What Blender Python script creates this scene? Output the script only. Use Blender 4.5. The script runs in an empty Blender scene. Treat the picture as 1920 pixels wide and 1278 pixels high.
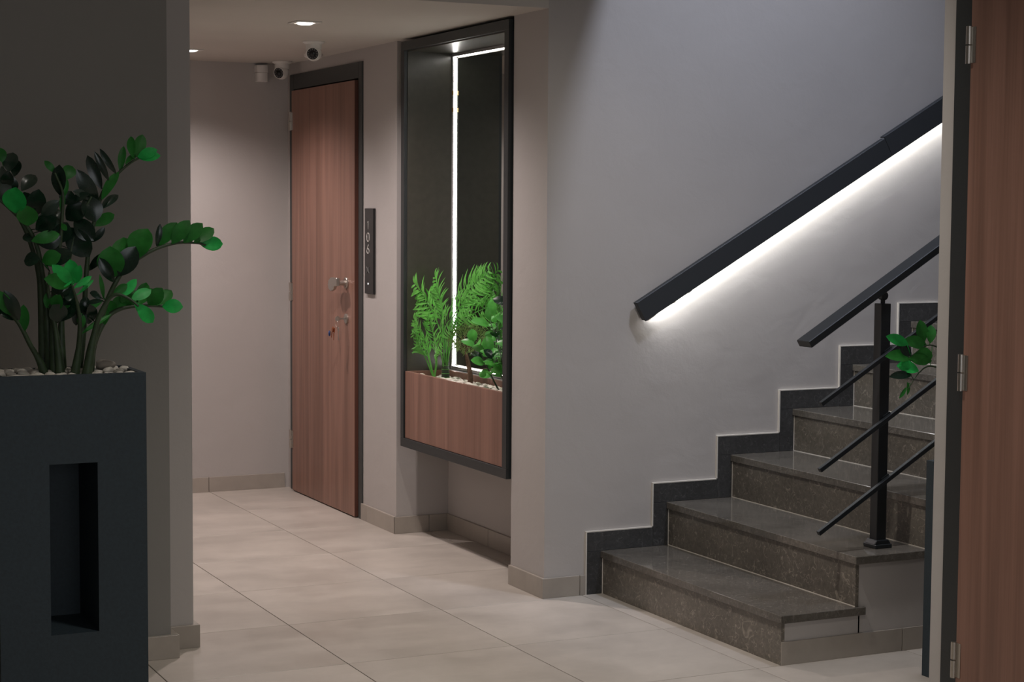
import bpy, bmesh, math, random
from mathutils import Vector, Matrix, noise
random.seed(11)
C = bpy.context.scene.collection
SC = bpy.context.scene
R = math.radians
H = 1.485                                   # camera height

# ------------------------------------------------------------------ camera
cam_d = bpy.data.cameras.new('camera'); cam = bpy.data.objects.new('camera', cam_d); C.objects.link(cam)
cam_d.sensor_fit = 'HORIZONTAL'; cam_d.sensor_width = 36.0
cam_d.lens = 3371.83 / 1920 * 36.0
cam_d.clip_start = 0.05; cam_d.clip_end = 60
yaw, pit, rol = 0.449668783, 0.0728347979, 0.00665312319
fw = Vector((math.sin(yaw), math.cos(yaw), 0)); rt = Vector((math.cos(yaw), -math.sin(yaw), 0)); up = Vector((0, 0, 1))
fw2 = math.cos(pit)*fw - math.sin(pit)*up; up2 = math.sin(pit)*fw + math.cos(pit)*up
rt3 = math.cos(rol)*rt + math.sin(rol)*up2; up3 = -math.sin(rol)*rt + math.cos(rol)*up2
M = Matrix((rt3, up3, -fw2)).transposed().to_4x4(); M.translation = (0, 0, H)
cam.matrix_world = M
SC.camera = cam

# ------------------------------------------------------------------ world, colour management, lights
SC.view_settings.view_transform = 'Standard'; SC.view_settings.look = 'None'
SC.view_settings.gamma = 1.0; SC.view_settings.use_curve_mapping = False
SC.view_settings.exposure = 0.0
w = bpy.data.worlds.new('world'); SC.world = w; w.use_nodes = True
w.node_tree.nodes['Background'].inputs[0].default_value = (0.75, 0.8, 1, 1)
w.node_tree.nodes['Background'].inputs[1].default_value = 0.02

def light(name, kind, loc, energy, col, size=0.1, sizey=None, rot=(0, 0, 0), spot=None, blend=0.5):
    d = bpy.data.lights.new(name, kind); d.energy = energy; d.color = col
    if kind == 'AREA':
        d.size = size
        if sizey: d.shape = 'RECTANGLE'; d.size_y = sizey
    else: d.shadow_soft_size = size
    if kind == 'SPOT': d.spot_size = R(spot); d.spot_blend = blend
    o = bpy.data.objects.new(name, d); C.objects.link(o); o.location = loc; o.rotation_euler = rot
    return o
WARM = (1.0, 0.87, 0.85); NEUT = (1.0, 0.93, 0.85); COOL = (0.74, 0.81, 1.0)
light('corridor_lamp', 'SPOT', (2.44, 7.01, 2.222), 100, WARM, 0.03, spot=150, blend=0.8)
light('corridor_lamp', 'SPOT', (2.375, 8.49, 2.222), 76, WARM, 0.03, spot=138, blend=0.9)
light('lobby_lamp', 'SPOT', (2.35, 4.6, 2.83), 96, NEUT, 0.05, rot=Vector((0.62, 0.30, -2.0)).to_track_quat('-Z', 'Y').to_euler(), spot=116, blend=1.0)
light('lobby_lamp', 'SPOT', (1.45, 3.9, 2.83), 36, NEUT, 0.03, spot=88, blend=1.0)
light('lobby_lamp', 'SPOT', (2.0, 2.6, 2.83), 66, NEUT, 0.05, spot=130, blend=0.9)
light('stairwell_fill', 'AREA', (3.88, 4.95, 4.8), 16, COOL, 0.6, 0.5)  # weak cool fill, added below the closed stairwell ceiling
light('stairwell_spot', 'SPOT', (3.84, 4.5, 4.3), 185, COOL, 0.12, rot=Vector((-0.02, 1.57, -2.80)).to_track_quat('-Z', 'Y').to_euler(), spot=70, blend=1.0)
light('lobby_fill', 'AREA', (0.9, -1.3, 1.6), 26, (0.92, 0.95, 1.0), 2.5, 1.8, rot=(R(90), 0, 0))  # added fill for the whole lobby; the rear wall has no window

# ------------------------------------------------------------------ helpers
def lin(c):
    c = c/255.0
    return c/12.92 if c <= 0.04045 else ((c+0.055)/1.055)**2.4
def rgb(r, g, b): return (lin(r), lin(g), lin(b), 1)
def mix(a, b, t): return tuple(a[i]*(1-t)+b[i]*t for i in range(3)) + (1,)
def scl(a, s): return (a[0]*s, a[1]*s, a[2]*s, 1)

class NT:
    def __init__(s, name):
        s.m = bpy.data.materials.new(name); s.m.use_nodes = True; s.t = s.m.node_tree
        s.b = s.t.nodes['Principled BSDF']; s._tc = None
    def n(s, ty, **kw):
        x = s.t.nodes.new(ty)
        for k, v in kw.items():
            if k in x.inputs: x.inputs[k].default_value = v
            else: setattr(x, k, v)
        return x
    def l(s, a, b): s.t.links.new(a, b)
    def tc(s, out='Object'):
        if not s._tc: s._tc = s.n('ShaderNodeTexCoord')
        return s._tc.outputs[out]
    def mapped(s, scale, out='Object', rnd=0):
        mp = s.n('ShaderNodeMapping'); mp.inputs['Scale'].default_value = scale
        s.l(s.tc(out), mp.inputs['Vector'])
        if rnd:
            oi = s.n('ShaderNodeObjectInfo'); mu = s.n('ShaderNodeMath', operation='MULTIPLY'); mu.inputs[1].default_value = rnd
            s.l(oi.outputs['Random'], mu.inputs[0])
            cb = s.n('ShaderNodeCombineXYZ')
            for i in range(3): s.l(mu.outputs[0], cb.inputs[i])
            s.l(cb.outputs[0], mp.inputs['Location'])
        return mp.outputs[0]
    def noise(s, vec, sc, det=4, rough=0.5, dist=0.0):
        x = s.n('ShaderNodeTexNoise'); x.inputs['Scale'].default_value = sc; x.inputs['Detail'].default_value = det
        x.inputs['Roughness'].default_value = rough; x.inputs['Distortion'].default_value = dist
        s.l(vec, x.inputs['Vector']); return x.outputs['Fac']
    def ramp(s, fac, stops):
        x = s.n('ShaderNodeValToRGB'); e = x.color_ramp.elements
        while len(e) < len(stops): e.new(0.5)
        for i, (p, c) in enumerate(stops): e[i].position = p; e[i].color = c
        s.l(fac, x.inputs[0]); return x.outputs[0]
    def bump(s, fac, dist, strength=1.0):
        x = s.n('ShaderNodeBump'); x.inputs['Distance'].default_value = dist; x.inputs['Strength'].default_value = strength
        s.l(fac, x.inputs['Height']); s.l(x.outputs[0], s.b.inputs['Normal'])
    def mixc(s, fac, a, b, mode='MIX'):
        x = s.n('ShaderNodeMix', data_type='RGBA', blend_type=mode)
        for k, v in ((6, a), (7, b)):
            if isinstance(v, tuple): x.inputs[k].default_value = v
            else: s.l(v, x.inputs[k])
        if isinstance(fac, (int, float)): x.inputs[0].default_value = fac
        else: s.l(fac, x.inputs[0])
        return x.outputs[2]
    def setc(s, c):
        if isinstance(c, tuple): s.b.inputs['Base Color'].default_value = c
        else: s.l(c, s.b.inputs['Base Color'])
    def rough(s, r): s.b.inputs['Roughness'].default_value = r

def simple(name, col, rough=0.5, metal=0.0, bump=0, bs=80, var=0.0):
    t = NT(name); t.rough(rough); t.b.inputs['Metallic'].default_value = metal
    f = t.noise(t.tc(), bs, 3)
    t.setc(t.ramp(f, [(0.3, scl(col, 1-var)), (0.7, scl(col, 1+var))])) if var else t.setc(col)
    if bump: t.bump(f, bump)
    return t.m

def emis(name, col, st):
    t = NT(name); t.setc((0.8, 0.8, 0.8, 1)); t.b.inputs['Emission Color'].default_value = col
    t.b.inputs['Emission Strength'].default_value = st; return t.m

def plaster(name, col):
    t = NT(name); t.rough(0.8)
    a = t.noise(t.tc(), 1.3, 3); b = t.noise(t.tc(), 7, 4, 0.5, 0.4); c = t.noise(t.tc(), 160, 2)
    base = t.ramp(a, [(0.3, scl(col, 0.95)), (0.7, scl(col, 1.04))])
    t.setc(base)
    ad = t.n('ShaderNodeMath', operation='MULTIPLY_ADD'); ad.inputs[1].default_value = 0.06
    t.l(c, ad.inputs[0]); t.l(b, ad.inputs[2])
    t.bump(ad.outputs[0], 0.006, 0.55)
    return t.m

def wood(name, col, rough=0.42):
    t = NT(name); t.rough(rough)
    v = t.mapped((26, 26, 0.9), rnd=9); v2 = t.mapped((110, 110, 1.6), rnd=9); v3 = t.mapped((7, 7, 0.35), rnd=9)
    a = t.noise(v, 1.0, 4, 0.55, 0.6); b = t.noise(v2, 1.0, 3, 0.6); d = t.noise(v3, 1.0, 2, 0.5, 1.2)
    c1 = t.ramp(a, [(0.25, scl(col, 0.80)), (0.5, col), (0.75, scl(col, 1.16))])
    c2 = t.ramp(b, [(0.35, (0.87, 0.86, 0.85, 1)), (0.6, (1, 1, 1, 1))])
    c3 = t.ramp(d, [(0.35, (0.74, 0.72, 0.70, 1)), (0.6, (1.0, 1.0, 1.0, 1))])
    t.setc(t.mixc(1.0, t.mixc(1.0, c1, c2, 'MULTIPLY'), c3, 'MULTIPLY'))
    t.bump(b, 0.0004, 0.6)
    return t.m

def tile_mat(name, col):
    t = NT(name); t.rough(0.33)
    v = t.mapped((1, 1, 1), rnd=37)
    v2 = t.mapped((0.7, 2.4, 1), rnd=21)
    a = t.noise(v, 3.0, 5, 0.6, 0.3); b = t.noise(v, 26, 4, 0.6); s = t.noise(v2, 4.0, 3, 0.6, 0.5)
    oi = t.n('ShaderNodeObjectInfo')
    c = t.ramp(a, [(0.3, scl(col, 0.88)), (0.7, scl(col, 1.10))])
    c = t.mixc(1.0, c, t.ramp(s, [(0.35, (0.93, 0.93, 0.93, 1)), (0.65, (1, 1, 1, 1))]), 'MULTIPLY')
    c = t.mixc(1.0, c, t.ramp(b, [(0.3, (0.96, 0.96, 0.96, 1)), (0.6, (1, 1, 1, 1))]), 'MULTIPLY')
    c = t.mixc(1.0, c, t.ramp(oi.outputs['Random'], [(0, (0.95, 0.945, 0.94, 1)), (1, (1, 1, 1, 1))]), 'MULTIPLY')
    t.setc(c)
    r = t.n('ShaderNodeMapRange'); r.inputs[1].default_value = 0.3; r.inputs[2].default_value = 0.7; r.inputs[3].default_value = 0.30; r.inputs[4].default_value = 0.48
    t.l(a, r.inputs[0]); t.l(r.outputs[0], t.b.inputs['Roughness'])
    t.bump(b, 0.0003, 0.5)
    return t.m

def marble(name, col, vein=0.5, rough=0.22, rnd=13):
    t = NT(name); t.rough(rough)
    v = t.mapped((1, 1, 1), rnd=rnd)
    n1 = t.noise(v, 4, 5, 0.6, 0.3); n2 = t.noise(v, 70, 4, 0.7)
    # short curved shell flecks: thin bands around the 0.5 level of smooth noise, kept only in patches
    def flecks(scale, width, gscale, g0, g1):
        n = t.noise(v, scale, 1, 0.5, 0.6)
        s = t.n('ShaderNodeMath', operation='SUBTRACT'); t.l(n, s.inputs[0]); s.inputs[1].default_value = 0.5
        a = t.n('ShaderNodeMath', operation='ABSOLUTE'); t.l(s.outputs[0], a.inputs[0])
        m = t.n('ShaderNodeMapRange', clamp=True); m.inputs[1].default_value = 0.0; m.inputs[2].default_value = width
        m.inputs[3].default_value = 1.0; m.inputs[4].default_value = 0.0; t.l(a.outputs[0], m.inputs[0])
        g = t.n('ShaderNodeMapRange', clamp=True); g.inputs[1].default_value = g0; g.inputs[2].default_value = g1
        t.l(t.noise(v, gscale, 2, 0.5), g.inputs[0])
        x = t.n('ShaderNodeMath', operation='MULTIPLY'); t.l(m.outputs[0], x.inputs[0]); t.l(g.outputs[0], x.inputs[1])
        return x.outputs[0]
    f1 = flecks(46, 0.030, 38, 0.47, 0.56); f2 = flecks(15, 0.012, 17, 0.50, 0.58)
    mx = t.n('ShaderNodeMath', operation='MAXIMUM'); t.l(f1, mx.inputs[0]); t.l(f2, mx.inputs[1])
    c = t.ramp(n1, [(0.3, scl(col, 0.75)), (0.7, scl(col, 1.25))])
    c = t.mixc(1.0, c, t.ramp(n2, [(0.3, (0.72, 0.72, 0.72, 1)), (0.7, (1.2, 1.2, 1.2, 1))]), 'MULTIPLY')
    fm = t.n('ShaderNodeMath', operation='MULTIPLY'); fm.inputs[1].default_value = vein; t.l(mx.outputs[0], fm.inputs[0])
    t.setc(t.mixc(fm.outputs[0], c, scl(col, 3.6)))
    return t.m

def leafmat(name, col, rough=0.35, spec=0.5, trans=0.15):
    t = NT(name); t.rough(rough); t.b.inputs['Specular IOR Level'].default_value = spec
    oi = t.n('ShaderNodeObjectInfo')
    v = t.mapped((1, 1, 1), rnd=5)
    a = t.noise(v, 40, 3)
    c = t.ramp(a, [(0.3, scl(col, 0.8)), (0.7, scl(col, 1.2))])
    c = t.mixc(1.0, c, t.ramp(oi.outputs['Random'], [(0, (0.75, 0.78, 0.75, 1)), (1, (1.15, 1.1, 1.1, 1))]), 'MULTIPLY')
    t.setc(c)
    if trans:
        ms = t.n('ShaderNodeMixShader'); ms.inputs[0].default_value = trans
        tr = t.n('ShaderNodeBsdfTranslucent'); t.l(c, tr.inputs[0])
        o = t.t.nodes['Material Output']
        t.l(t.b.outputs[0], ms.inputs[1]); t.l(tr.outputs[0], ms.inputs[2]); t.l(ms.outputs[0], o.inputs[0])
    return t.m

# materials
WALL = plaster('wall_plaster', rgb(180, 175, 171))
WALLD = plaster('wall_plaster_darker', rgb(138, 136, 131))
CEIL = plaster('ceiling_paint', rgb(196, 190, 182))
FLT = tile_mat('floor_porcelain', rgb(187, 179, 169))
BBT = tile_mat('baseboard_porcelain', rgb(168, 160, 150))
GROUT = simple('grout', rgb(74, 68, 62), 0.9)
LGROUT = simple('light_grout', rgb(214, 208, 198), 0.8)
WOOD = wood('walnut_laminate', rgb(146, 109, 94))
WOODE = wood('walnut_edge', rgb(92, 58, 47))
FRAME = simple('dark_grey_lacquer', rgb(62, 64, 63), 0.45, 0, 0.0002, 300, 0.06)
FRAME2 = simple('anthracite_lacquer', rgb(40, 44, 45), 0.4, 0, 0.0002, 300, 0.06)
MARB = marble('dark_grey_marble_honed', rgb(108, 102, 93), 0.5, 0.35)
MARBT = marble('dark_grey_marble_tread', rgb(100, 95, 88), 0.22, 0.10)
MARBS = marble('dark_grey_marble_skirting', rgb(66, 66, 66), 0.35, 0.35)
BLACK = simple('black_powder_coat', rgb(30, 34, 37), 0.42, 0, 0.0001, 500, 0.08)
RAILM = simple('anthracite_powder_coat', rgb(52, 55, 58), 0.5, 0, 0.0001, 500, 0.06)
POT = simple('anthracite_fibre_cement', rgb(38, 51, 58), 0.62, 0, 0.0006, 120, 0.12)
SOIL = simple('potting_soil', rgb(48, 38, 30), 0.95, 0, 0.004, 60, 0.3)
PEB = simple('white_pebble', rgb(226, 220, 208), 0.55, 0, 0.0008, 60, 0.08)
PEBG = simple('grey_pebble', rgb(150, 142, 132), 0.55, 0, 0.0008, 60, 0.15)
STEEL = simple('brushed_steel', rgb(190, 184, 176), 0.32, 1.0, 0.0001, 300, 0.05)
WPL = simple('white_plastic', rgb(216, 213, 208), 0.38)
BPL = simple('black_plastic', rgb(20, 21, 22), 0.3)
GLOSSB = simple('black_glass', rgb(12, 12, 12), 0.08)
CHROME = simple('chrome', rgb(225, 225, 222), 0.12, 1.0)
ALU = simple('anodised_aluminium', rgb(205, 205, 205), 0.35, 0.7)
MIR = simple('mirror_glass', rgb(178, 182, 178), 0.015, 1.0)
DPAN = simple('dark_bronze_laminate', rgb(62, 60, 52), 0.3, 0.0, 0.0002, 40, 0.10)
LED = emis('led_white', (1.0, 0.96, 0.90, 1), 34)
LEDR = emis('led_rail_white', (0.98, 0.985, 0.98, 1), 64)
LAMPE = emis('lamp_diffuser', (1.0, 0.93, 0.84, 1), 7)
GLD = leafmat('leaf_dark', rgb(20, 46, 32), 0.25, 0.6)
GLS = leafmat('leaf_dark_glossy', rgb(40, 62, 50), 0.22, 1.0)
GLG = leafmat('leaf_green', rgb(46, 124, 50), 0.42, 0.3)
GLB = leafmat('leaf_bright', rgb(44, 182, 84), 0.42, 0.3)
PALMM = leafmat('palm_leaf', rgb(112, 192, 88), 0.35, 0.7, 0.4)
BROAD = leafmat('broad_leaf', rgb(80, 164, 68), 0.35, 0.5, 0.25)
TUFT = leafmat('tuft_leaf', rgb(126, 156, 90), 0.5, 0.3, 0.2)
STEMG = simple('stem_green', rgb(52, 70, 46), 0.5, 0, 0.0005, 60, 0.2)
BARK = simple('bark', rgb(92, 70, 52), 0.85, 0, 0.003, 90, 0.25)

ORG = {}
class MB:
    def __init__(s): s.bm = bmesh.new()
    def box(s, x0, x1, y0, y1, z0, z1, bev=0.0):
        b = bmesh.new(); vs = [b.verts.new((x, y, z)) for x in (x0, x1) for y in (y0, y1) for z in (z0, z1)]
        for f in ((0,1,3,2),(4,6,7,5),(0,4,5,1),(2,3,7,6),(0,2,6,4),(1,5,7,3)): b.faces.new([vs[i] for i in f])
        return s._add(b, bev)
    def obox(s, c, ax, ay, az, sx, sy, sz, bev=0.0):   # centre, unit axes, half sizes
        b = bmesh.new(); c = Vector(c); ax, ay, az = Vector(ax).normalized(), Vector(ay).normalized(), Vector(az).normalized()
        vs = [b.verts.new(c + ax*sx*i + ay*sy*j + az*sz*k) for i in (-1, 1) for j in (-1, 1) for k in (-1, 1)]
        for f in ((0,1,3,2),(4,6,7,5),(0,4,5,1),(2,3,7,6),(0,2,6,4),(1,5,7,3)): b.faces.new([vs[i] for i in f])
        return s._add(b, bev)
    def prism(s, pts, axis, a0, a1, bev=0.0):          # polygon pts in the two other axes, extruded along axis
        b = bmesh.new()
        def P(p, a):
            return {'x': (a, p[0], p[1]), 'y': (p[0], a, p[1]), 'z': (p[0], p[1], a)}[axis]
        A = [b.verts.new(P(p, a0)) for p in pts]; B = [b.verts.new(P(p, a1)) for p in pts]; n = len(pts)
        b.faces.new(A); b.faces.new(B[::-1])
        for i in range(n): b.faces.new([A[i], B[i], B[(i+1) % n], A[(i+1) % n]])
        return s._add(b, bev)
    def _add(s, b, bev=0.0):
        bmesh.ops.recalc_face_normals(b, faces=b.faces)
        if bev: bmesh.ops.bevel(b, geom=list(b.edges), offset=bev, segments=2 if bev > 0.003 else 1, affect='EDGES', profile=0.5)
        me = bpy.data.meshes.new('t'); b.to_mesh(me); b.free(); s.bm.from_mesh(me); bpy.data.meshes.remove(me); return s
    def tube(s, pts, rad, seg=8, caps=True):
        b = bmesh.new(); pts = [Vector(p) for p in pts]; n = len(pts); rings = []
        if not hasattr(rad, '__len__'): rad = [rad]*n
        ref = None
        for i, p in enumerate(pts):
            t = (pts[min(i+1, n-1)] - pts[max(i-1, 0)]).normalized()
            if ref is None: ref = Vector((0, 0, 1)) if abs(t.z) < 0.9 else Vector((1, 0, 0))
            u = (ref - t*ref.dot(t)).normalized(); v = t.cross(u); ref = u
            rings.append([b.verts.new(p + (u*math.cos(k*2*math.pi/seg) + v*math.sin(k*2*math.pi/seg))*rad[i]) for k in range(seg)])
        for i in range(n-1):
            for k in range(seg): b.faces.new([rings[i][k], rings[i][(k+1) % seg], rings[i+1][(k+1) % seg], rings[i+1][k]])
        if caps: b.faces.new(rings[0]); b.faces.new(rings[-1][::-1])
        return s._add(b)
    def lathe(s, c, prof, seg=24, axis=(0, 0, 1)):      # prof = [(r, h)...] along axis from c
        ax = Vector(axis).normalized(); ref = Vector((1, 0, 0)) if abs(ax.x) < 0.9 else Vector((0, 1, 0))
        u = (ref - ax*ref.dot(ax)).normalized(); v = ax.cross(u); b = bmesh.new(); c = Vector(c); rings = []
        for r, h in prof:
            if r < 1e-5: rings.append([b.verts.new(c + ax*h)])
            else: rings.append([b.verts.new(c + ax*h + (u*math.cos(k*2*math.pi/seg) + v*math.sin(k*2*math.pi/seg))*r) for k in range(seg)])
        for a, d in zip(rings, rings[1:]):
            for k in range(seg):
                k2 = (k+1) % seg
                if len(a) == 1 and len(d) == 1: continue
                if len(a) == 1: b.faces.new([a[0], d[k2], d[k]])
                elif len(d) == 1: b.faces.new([a[k], a[k2], d[0]])
                else: b.faces.new([a[k], a[k2], d[k2], d[k]])
        for r in (rings[0], rings[-1]):
            if len(r) > 1: b.faces.new(r)
        return s._add(b)
    def leaf(s, p0, p1, nrm, wid, droop=0.1, rows=6, ovate=0.5, cup=0.12, twoside=True):
        p0, p1 = Vector(p0), Vector(p1); d = p1-p0; L = d.length; t = d/L; nrm = Vector(nrm)
        nrm = (nrm - t*nrm.dot(t)).normalized(); sd = t.cross(nrm); b = bmesh.new(); R_ = []
        for i in range(rows+1):
            f = i/rows
            g = (f**(0.75 if ovate < 0.5 else 0.55*ovate/0.5))
            wv = max(0.0, math.sin(math.pi*min(1, f**(math.log(0.5)/math.log(ovate))))) ** 0.62 * wid/2
            if f == 0: wv = wid*0.035
            if f == 1: wv = wid*0.02
            c = p0 + d*f + nrm*(droop*L*math.sin(math.pi*f))
            R_.append([b.verts.new(c + sd*wv*k + nrm*(abs(k)*wv*cup)) for k in (-1, -0.5, 0, 0.5, 1)])
        for i in range(rows):
            for k in range(4): b.faces.new([R_[i][k], R_[i+1][k], R_[i+1][k+1], R_[i][k+1]])
        me = bpy.data.meshes.new('t'); b.to_mesh(me); b.free(); s.bm.from_mesh(me); bpy.data.meshes.remove(me); return s
    def build(s, name, mat, parent=None, smooth=False, loc=None, auto=False):
        off = Vector((0, 0, 0))
        if loc is not None: off = Vector(loc)
        po = Vector(ORG.get(parent.name, (0, 0, 0))) if parent else Vector((0, 0, 0))
        if parent and loc is None: off = po
        me = bpy.data.meshes.new(name); bmesh.ops.translate(s.bm, verts=s.bm.verts, vec=-off)
        s.bm.to_mesh(me); s.bm.free()
        if smooth:
            me.polygons.foreach_set('use_smooth', [True]*len(me.polygons))
            if auto:
                try: me.set_sharp_from_angle(angle=R(35))
                except Exception: pass
        me.materials.append(mat)
        o = bpy.data.objects.new(name, me); C.objects.link(o)
        if parent: o.parent = parent; o.location = off - po
        else: o.location = off
        ORG[o.name] = tuple(off); return o

def tag(o, label=None, cat=None, group=None, kind=None):
    for k, v in (('label', label), ('category', cat), ('group', group), ('kind', kind)):
        if v: o[k] = v
    return o
def thing(name, loc, label=None, cat=None, group=None, kind=None):
    o = bpy.data.objects.new(name, None); C.objects.link(o); o.location = loc; o.empty_display_size = 0.1
    ORG[o.name] = tuple(loc); return tag(o, label, cat, group, kind)
def struct(o): o['kind'] = 'structure'; return o
def inst(mesh, name, parent, loc, rot=None, scale=None):
    o = bpy.data.objects.new(name, mesh); C.objects.link(o)
    po = Vector(ORG.get(parent.name, (0, 0, 0))) if parent else Vector((0, 0, 0))
    if parent: o.parent = parent
    o.location = Vector(loc) - po
    if rot: o.rotation_euler = rot
    if scale: o.scale = scale
    ORG[o.name] = tuple(loc); return o
def curve(pts, n):
    P = [Vector(p) for p in pts]; P = [P[0]*2-P[1]] + P + [P[-1]*2-P[-2]]; out = []
    m = len(P)-3
    for j in range(n+1):
        u = j/n*m; i = min(int(u), m-1); f = u-i; a, b, c, d = P[i:i+4]
        out.append(0.5*((2*b) + (c-a)*f + (2*a-5*b+4*c-d)*f*f + (3*b-a-3*c+d)*f**3))
    return out

# ------------------------------------------------------------------ room shell
XW = 3.075      # corridor door wall and pillar side
YS = 6.074      # stair wall face
YE = 4.844      # open side of the stairs
CZ = 2.238      # corridor ceiling height
struct(MB().box(-1.95, 7.3, -1.65, 9.3, -0.12, -0.004).build('floor', GROUT))
floor = bpy.data.objects['floor']
pitchx, pitchy = 0.5965, 0.6045
tm = MB().box(-pitchx/2+0.0016, pitchx/2-0.0016, -pitchy/2+0.0016, pitchy/2-0.0016, -0.012, 0.0, 0.0008)
me0 = tm.build('tile_proto', FLT); tmesh = me0.data; bpy.data.objects.remove(me0)
tmesh.name = 'floor_tile'
solid = [(-2, 1.537, 5.77, 9.3), (1.25, 1.645, 5.88, 9.3), (3.255, 3.55, -2, 3.98), (3.55, 7.4, -2, 3.9), (3.335, 8, 6.08, 9.3), (3.34, 8, 4.85, 6.1)]
for i in range(-6, 11):
    for j in range(-11, 8):
        cx = 1.4455 + (i+0.5)*pitchx; cy = 5.449 + (j-0.5)*pitchy
        x0, x1, y0, y1 = cx-pitchx/2, cx+pitchx/2, cy-pitchy/2, cy+pitchy/2
        if x0 < -1.8 or x0 > 6.9 or y0 < -1.5 or y0 > 9.1: continue
        if any(x0 >= a and x1 <= b and y0 >= c and y1 <= d for a, b, c, d in solid): continue
        inst(tmesh, 'tile', floor, (cx, cy, 0))

def wall(name, boxes, mat=WALL):
    m = MB()
    for b in boxes: m.box(*b)
    return struct(m.build(name, mat))
wall('wall_back', [(1.3, 3.6, 9.106, 9.26, 0, 2.6)])
wall('wall_right', [(XW, 3.335, 7.58, 8.012, 0, 2.4), (XW, 3.335, 8.012, 9.045, 2.178, 2.4), (XW, 3.335, 9.045, 9.106, 0, 2.4), (3.335, 3.5, 6.37, 9.106, 0, 2.4)])
wall('wall_stairs', [(XW, 7.3, YS, 6.37, 0, 4.9)])
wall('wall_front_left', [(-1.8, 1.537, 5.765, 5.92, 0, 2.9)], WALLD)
wall('wall_left_pier', [(1.3, 1.645, 5.878, 9.106, 0, 2.9)])
wall('wall_left', [(-1.95, -1.8, -1.5, 5.92, 0, 2.9)])
wall('wall_rear', [(-1.95, 3.55, -1.65, -1.5, 0, 2.9)])
wall('wall_near_right', [(3.25, 3.50, -1.5, 2.82, 0, 2.9), (3.25, 3.50, 2.82, 3.935, 2.17, 2.9), (3.25, 3.50, 3.935, 4.0, 0, 2.9)])
wall('wall_stairwell_near', [(3.50, 7.3, 3.85, 4.0, 0, 4.9)])
wall('wall_stairwell_end', [(7.3, 7.45, 3.85, 6.37, 0, 4.9)])
wall('ceiling', [(1.3, XW, YS, 9.26, CZ, 3.0), (XW, 3.5, 6.37, 9.26, CZ, 3.0)], CEIL)
struct(MB().box(-1.95, 3.45, -1.65, YS, 2.85, 3.0).build('ceiling_lobby', CEIL))
struct(MB().box(3.35, 7.45, 3.85, 6.37, 4.9, 5.05).build('ceiling_stairwell', CEIL))
struct(MB().box(3.35, 3.45, 4.0, YS, 3.0, 4.9).build('wall_stairwell_upper', WALL))

# ------------------------------------------------------------------ baseboards: each tile its own piece
def base_run(name, runs):
    r = struct(thing(name, (0, 0, 0)))
    for x0, x1, y0, y1 in runs:
        MB().box(x0, x1, y0, y1, 0.0, 0.078, 0.001).build('tile', BBT, r)
    return r
g = 0.0012
base_run('baseboard_back', [(1.645, 2.04, 9.096, 9.106), (2.04+g, 2.634-g, 9.096, 9.106), (2.634+g, 3.05, 9.096, 9.106)])
base_run('baseboard_right', [(3.064, XW, 7.93, 8.005), (3.064, XW, 7.571+g, 7.93-g), (3.064, 3.235, 7.571, 7.58), (3.237, 3.325, 7.571, 7.58),
    (3.325, 3.335, 7.12+g, 7.571), (3.325, 3.335, 6.52+g, 7.12-g), (3.325, 3.335, 6.37, 6.52-g), (3.064, XW, YS, 6.37)])
base_run('baseboard_stairs', [(3.064, 3.224, 6.064, YS), (3.2265, 3.253, 6.064, YS)])
base_run('baseboard_front_left', [(0.95+g, 1.562, 5.748, 5.765), (0.35+g, 0.95-g, 5.748, 5.765), (-0.25+g, 0.35-g, 5.748, 5.765), (-0.85+g, -0.25-g, 5.748, 5.765)])
base_run('baseboard_left_pier', [(1.537, 1.664, 5.862, 5.878)])
b = bpy.data.objects['baseboard_front_left']; MB().box(1.537, 1.562, 5.765, 5.862, 0, 0.078, 0.001).build('tile', BBT, b)
b = bpy.data.objects['baseboard_left_pier']
for k in range(5): MB().box(1.645, 1.664, 5.878+g+k*0.6, min(9.094, 5.878+0.6-g+k*0.6), 0, 0.078, 0.001).build('tile', BBT, b)

# ------------------------------------------------------------------ door 106 (corridor)
d1 = struct(thing('door_1', (3.075, 8.5, 0)))
fm = MB()
fm.box(3.066, 3.30, 8.000, 8.045, 0, 2.178, 0.0015)        # near jamb
fm.box(3.066, 3.30, 8.985, 9.050, 0, 2.178, 0.0015)        # far jamb
fm.box(3.066, 3.30, 8.045, 8.985, 2.100, 2.178, 0.0015)    # lintel
fm.box(3.12, 3.14, 8.045, 8.985, 0, 2.10)
fm.build('door_frame', FRAME, d1)
leafd = MB().box(3.050, 3.092, 8.055, 8.972, 0.006, 2.092, 0.001).build('door_leaf', WOOD, d1)
MB().box(3.0515, 3.0905, 8.0515, 8.0555, 0.008, 2.090).build('edge_band', WOODE, d1)
for z in (1.935, 1.05, 0.274):
    h = MB(); h.tube([(3.043, 8.978, z-0.048), (3.043, 8.978, z-0.002)], 0.008, 10); h.tube([(3.043, 8.978, z+0.002), (3.043, 8.978, z+0.048)], 0.008, 10)
    h.box(3.046, 3.052, 8.955, 8.985, z-0.045, z+0.045)
    h.build('hinge', STEEL, d1, True, auto=True)
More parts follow.
